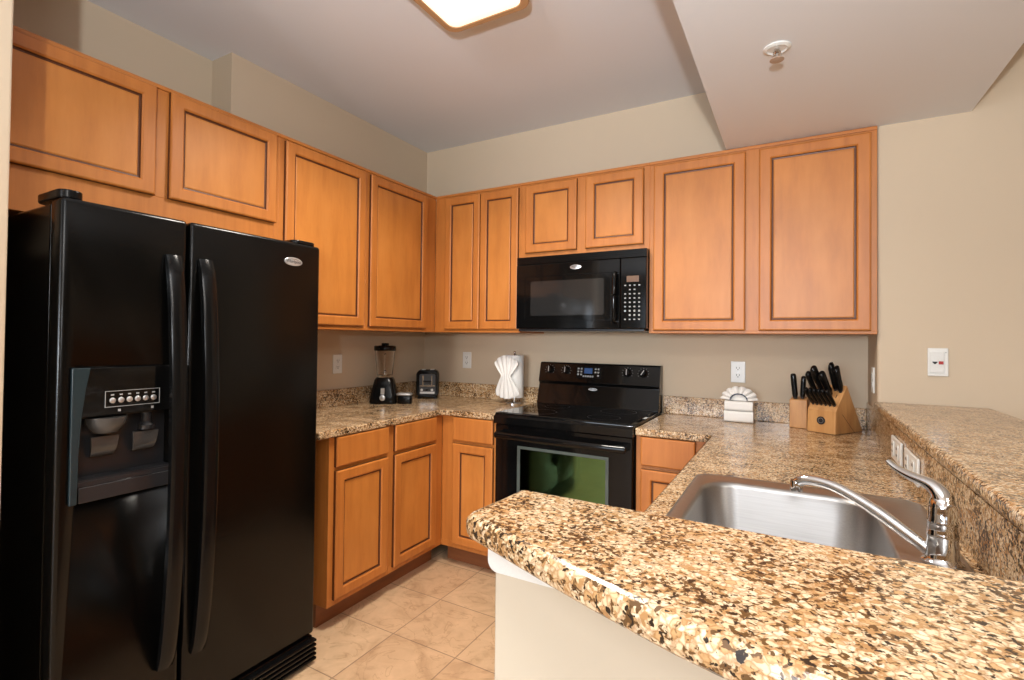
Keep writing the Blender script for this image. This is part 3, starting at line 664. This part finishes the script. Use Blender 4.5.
ts = thing('toaster', 'black end-on toaster with chrome front panel in the counter corner', 'toaster', (.195, -.205, K))
xf = Matrix.Translation((.197, -.212, K + .0005)) @ Matrix.Rotation(R(34), 4, 'Z')
bm = bmesh.new(); pr = rrect(-.078, .078, .008, .198, .035, 6)
loft(bm, [[(a * s_, y_, .1 + (b - .1) * s_) for a, b in pr] for s_, y_ in ((.93, -.075), (1, -.066), (1, .06), (.94, .072))])
tbod = mk('toaster_body', bm, BLACKM, ts, smooth=50, xf=xf)
bm = bmesh.new()
for a in (-.03, .03): box(bm, a - .014, a + .014, -.05, .05, .1965, .1995)
mk('slot', bm, SILVER, tbod, xf=xf)
mk('front_panel', prism(bmesh.new(), rrect(-.056, .056, .030, .170, .012), -.0775, -.0745, 'xz'), DGREY, ts, xf=xf, bev=.001)
mk('bread_lever', B(-.028, .028, -.095, -.0776, .118, .128, bev=.002), BLACKM, ts, xf=xf)
bm = bmesh.new(); box(bm, -.034, -.026, -.0795, -.0776, .095, .160); box(bm, .026, .034, -.0795, -.0776, .095, .160); box(bm, -.052, .052, -.0795, -.0776, .086, .094); mk('chrome_trim', bm, CHROME, ts, xf=xf)
for k, a in enumerate((-.038, -.002, .032)):
    bm = bmesh.new(); lathe(bm, [(.009, -.0795), (.009, -.0776)], (a, 0, .062), 16, axis='y'); mk('button', bm, SILVER if k != 1 else BLACKM, ts, xf=xf)
mk('lower_strip', B(-.05, .05, -.0795, -.0776, .036, .050), SILVER, ts, xf=xf)
for a in (-.055, .055):
    mk('foot', B(a - .012, a + .012, -.06, .055, 0, .0085), BLACKM, ts, xf=xf)

px, py = .838, -.125
ph = thing('paper_towel_holder', 'chrome paper towel holder with round base near the stove', 'paper towel holder', (px, py, K))
bm = bmesh.new(); lathe(bm, [(.068, K + .0005), (.068, K + .006), (.060, K + .010), (.012, K + .012)], (px, py, 0), 36); mk('base_plate', bm, CHROME, ph, smooth=50)
bm = bmesh.new(); lathe(bm, [(.007, K + .0125), (.007, K + .325), (.010, K + .33), (.008, K + .338), (.002, K + .341)], (px, py, 0), 16); mk('rod', bm, CHROME, ph, smooth=50)
pt = thing('paper_towel_roll', 'white paper towel roll with its end sheet pleated into a bow', 'paper towels', (px, py, K + .013))
bm = bmesh.new(); n = 40
loft(bm, [[(px + q * math.cos(2 * math.pi * k / n), py + q * math.sin(2 * math.pi * k / n), z_) for k in range(n)] for q, z_ in ((.020, K + .04), (.058, K + .04), (.060, K + .046), (.060, K + .308), (.058, K + .314), (.020, K + .314))], 0, False, False)
loft(bm, [[(px + .020 * math.cos(2 * math.pi * k / n), py + .020 * math.sin(2 * math.pi * k / n), z_) for k in range(n)] for z_ in (K + .314, K + .04)], 0, False, False)
mk('roll', bm, PAPER, pt, smooth=50)
# bow-tie sheet: waist in the middle, fans out above and below, faces the camera side
bm = bmesh.new(); NU, NV = 44, 26; rows = []
for layer in (0, 1):
    g = []
    for j in range(NV + 1):
        v_ = j / NV; zz = K + .034 + v_ * .280
        tw = abs(v_ - .53) / .5
        hw = .032 + .052 * min(1, tw * 1.25) ** .85
        if v_ > .53: hw *= 1.04
        row = []
        for i in range(NU + 1):
            s_ = i / NU * 2 - 1
            ple = .007 * math.sin(s_ * 15 + v_ * 2.0) * (.45 + .55 * tw)
            arch = (.055 if v_ > .53 else .022) * (s_ * s_) * max(0, tw - .1)
            zq = zz - (arch if v_ > .53 else -arch)
            row.append(bm.verts.new((px - .022 + s_ * hw - (.010 if v_ > .55 else 0) * tw, py - .070 + ple + .016 * s_ * s_ * tw + layer * .004 - .01 * (1 - tw), zq)))
        g.append(row)
    rows.append(g)
for L_ in rows:
    for j in range(NV):
        for i in range(NU): bm.faces.new((L_[j][i], L_[j][i + 1], L_[j + 1][i + 1], L_[j + 1][i]))
a_, b_ = rows
for j in range(NV):
    for i in (0, NU): bm.faces.new((a_[j][i], a_[j + 1][i], b_[j + 1][i], b_[j][i]))
for i in range(NU):
    for j in (0, NV): bm.faces.new((a_[j][i], a_[j][i + 1], b_[j][i + 1], b_[j][i]))
mk('pleated_sheet', bm, PAPER, pt, smooth=80)

# folded towels
tx, ty = 2.162, -.100
TG = 'folded white towels'
def towel(label, z0, h, w_, dpt):
    o = thing('dish_towel', label, 'towel', (tx, ty, z0), TG); bm = bmesh.new(); n = 6
    for k in range(1):
        za, zb_ = z0, z0 + h - .001
        pr = rrect(-dpt / 2, dpt / 2, za, zb_, .014, 5)
        loft(bm, [[(tx + x_ * w_ / 2, ty + a + random.uniform(-.001, .001), b) for a, b in pr] for x_ in (-1, -.97, -.5, 0, .5, .97, 1)])
    mk('folded_layers', bm, CLOTH, o, smooth=60); return o
towel('white folded towel at the bottom of the towel stack by the backsplash', K + .001, .058, .136, .11)
towel('white folded towel in the middle of the towel stack under the fanned one', K + .060, .050, .132, .105)
ft = thing('dish_towel', 'white fan-folded towel with navy stripe on top of the towel stack', 'towel', (tx, ty, K + .112), TG)
bm = bmesh.new(); NA = 66; top = []; loops = []
for layer in (0, 1):
    for i in range(NA + 1):
        a = R(4 + 172 * i / NA); pl_ = abs(math.cos(i * math.pi / 9.43)) ** .6
        ro = .080 + .008 * pl_; ri = .035 + .002 * pl_; yo = ty - .016 - .014 * pl_ + layer * .008
        P_ = lambda q, dy: bm.verts.new((tx + q * math.cos(a) * 1.02, yo + dy, K + .1125 + q * math.sin(a) * .98 * (.86 if q > .05 else .9)))
        top.append([P_(ri, -.012), P_(ri + .006, -.012), P_((ri + ro) / 2, -.004), P_(ro, .006)])
n_ = NA + 1
for layer in (0, 1):
    for i in range(NA):
        for j in range(3):
            A = top[layer * n_ + i]; Bq = top[layer * n_ + i + 1]; q = bm.faces.new((A[j], A[j + 1], Bq[j + 1], Bq[j])); q.material_index = 1 if j == 0 else 0
for i in range(NA):
    for j in (0, 3): bm.faces.new((top[i][j], top[i + 1][j], top[n_ + i + 1][j], top[n_ + i][j])).material_index = 1 if j == 0 else 0
for i in (0, NA):
    for j in range(3): bm.faces.new((top[i][j], top[i][j + 1], top[n_ + i][j + 1], top[n_ + i][j]))
mk('fan_pleats', bm, [CLOTH, NAVY], ft, smooth=70)
bm = bmesh.new(); m = []
for q, h_ in ((.0, .036), (.5, .033), (1, .020)): pass
loft(bm, [[(tx + q * .040 * math.cos(R(a)), ty - .018 + dy, K + .1125 + max(0, q * .034 * math.sin(R(a)))) for a in range(0, 181, 15)] + [(tx + q * .03 * c_, ty - .018 + dy, K + .1122) for c_ in (-.5, 0, .5)] for q, dy in ((.93, -.008), (1, 0), (1, .03))])
mk('centre_fold', bm, CLOTH, ft, smooth=60)

# knife blocks
def block_matrix(origin, d_):
    d_ = Vector((d_[0], d_[1], 0)).normalized(); w_ = Vector((-d_.y, d_.x, 0)); return frame3(Vector(origin), d_, w_, Z)
KB = block_matrix((2.571, -.300, K + .0008), (.51, .86))   # local: x depth to the back, y to the left, z up
kb = thing('knife_block', 'large slanted beech knife block with round emblem, full of black knives', 'knife block', (2.571, -.300, K))
prof = [(0, 0), (.004, .104), (.098, .222), (.234, .0)]
bm = bmesh.new(); loft(bm, [[(a, y_, b) for a, b in prof] for y_ in (0, .126)])
bw = mk('block_body', bm, BLOCKW, kb, xf=KB.copy(), bev=.0035)
N1 = Vector((-.118, 0, .094)).normalized(); T1 = Vector((.094, 0, .118)).normalized()
bm = bmesh.new()
for tt, ys_ in ((.035, (.016, .035, .054, .073, .092, .110)), (.085, (.025, .055, .085, .11)), (.122, (.015, .03, .045, .06))):
    for y_ in ys_:
        c_ = Vector((.004, 0, .104)) + T1 * tt + N1 * .0002
        lp = [c_ + T1 * a + Vector((0, y_ + b, 0)) for a, b in ((-.010, -.0014), (.010, -.0014), (.010, .0014), (-.010, .0014))]
        loft(bm, [lp, [q + N1 * .0006 for q in lp]])
mk('knife_slots', bm, SLOTD, bw, xf=KB.copy())
bm = bmesh.new(); loft(bm, [[(-.0008 + .0019 * (0) - h_ + (.058 + q * math.sin(a)) * .0385, .063 + q * math.cos(a), .058 + q * math.sin(a)) for a in [2 * math.pi * k / 28 for k in range(28)]] for q, h_ in ((.0185, 0), (.0185, .0015), (.015, .002))])
em = mk('emblem', bm, DGREY, kb, xf=KB.copy())
bm = bmesh.new(); tube(bm, [(-.0042 + (.058 + .011 * math.sin(a)) * .0385 + .0008, .063 + .011 * math.cos(a), .058 + .011 * math.sin(a)) for a in [2 * math.pi * k / 24 for k in range(25)]], .0008, 6, up=X); mk('emblem_ring', bm, SILVER, em, xf=KB.copy())
bm = bmesh.new(); box(bm, .0, .15, -.0006, -.0001, .0, .002)
mk('glue_line', bm, GLAZE, bw, xf=KB @ Matrix.Translation((.055, -.0002, .09)) @ Matrix.Rotation(R(41), 4, 'Y') )
KS = block_matrix((2.464, -.178, K + .0008), (.12, .99))
ks = thing('knife_block', 'small upright beech knife block left of the slanted one', 'knife block', (2.464, -.178, K))
bm = bmesh.new(); loft(bm, [[(a, y_, b) for a, b in ((0, 0), (.0, .138), (.095, .146), (.095, 0))] for y_ in (0, .074)])
mk('block_body', bm, BLOCKW, ks, xf=KS.copy(), bev=.003)

def knife(label, mat4, root, axis, side_, L_, hw, hd, group, silver=False):
    """handle runs from root along axis; side_ = wide direction"""
    wroot = mat4 @ Vector(root); o = thing('knife', label, 'knife', wroot, group)
    ax = Vector(axis).normalized(); s1 = Vector(side_).normalized(); s2 = ax.cross(s1).normalized()
    def ring(t_, a, b, off=0):
        c_ = Vector(root) + ax * t_ + s1 * off
        return [c_ + s1 * a * math.copysign(abs(math.cos(q)) ** .7, math.cos(q)) + s2 * b * math.copysign(abs(math.sin(q)) ** .7, math.sin(q)) for q in [2 * math.pi * k / 16 for k in range(16)]]
    bm = bmesh.new(); loft(bm, [ring(.0008, hd * .75, hw * .7), ring(.009, hd * .8, hw * .8)])
    bo = mk('bolster', bm, CHROME if silver else DGREY, o, smooth=50, xf=mat4)
    bm = bmesh.new()
    loft(bm, [ring(.0092, hd * .8, hw * .8), ring(L_ * .2, hd * .92, hw), ring(L_ * .45, hd * .86, hw), ring(L_ * .7, hd, hw * 1.02, .001), ring(L_ * .9, hd * 1.1, hw, .002), ring(L_ * .97, hd, hw * .85, .003), ring(L_, hd * .6, hw * .5, .003)])
    mk('handle', bm, BLACKM, o, smooth=50, xf=mat4)
    if L_ > .1:
        bm = bmesh.new()
        for q in (.3, .5, .7):
            for s_ in (-1, 1): lathe(bm, [(.0018, 0), (.0018, .0004)], (0, 0, 0), 8); 
        bm.free()
    return o
TP = Vector((.004, 0, .104)); SG = 'steak knives in the slanted block'
orders = ['rightmost', 'second from right', 'third from right', 'third from left', 'second from left', 'leftmost']
for k, y_ in enumerate((.016, .035, .054, .073, .092, .110)):
    knife('small black steak knife, %s in the front row of the slanted block' % orders[k], KB, TP + T1 * .035 + Vector((0, y_, 0)), N1 + T1 * .12, T1, .098, .0082, .0105, SG)
CG = 'large knives in the slanted block'
for k, (y_, tt, L_, hw, hd, lb) in enumerate(((.050, .085, .135, .0135, .017, 'large black chef knife rising from the middle of the slanted block, right one'), (.080, .090, .160, .0135, .017, 'large black chef knife rising tallest from the middle of the slanted block'),
        (.110, .082, .135, .011, .014, 'black-handled knife at the left edge of the slanted block, behind the steak knives'), (.016, .118, .115, .0115, .017, 'black-handled knife at the right edge of the slanted block, nearer the front'), (.040, .126, .125, .011, .016, 'black-handled knife at the upper right of the slanted block, partly behind another'))):
    knife(lb, KB, TP + T1 * tt + Vector((0, y_, 0)), N1 + (T1 * .55 if k >= 3 else T1 * .25), T1, L_, hw, hd, CG, silver=(k == 0))
VG = 'knives in the small upright block'
knife('black-handled knife standing at the left of the small upright block', KS, Vector((.030, .052, .1405)), Vector((-.05, .08, 1)), X, .125, .0125, .016, VG)
knife('black-handled knife standing at the right of the small upright block', KS, Vector((.045, .024, .142)), Vector((.0, -.05, 1)), X, .112, .0115, .015, VG)
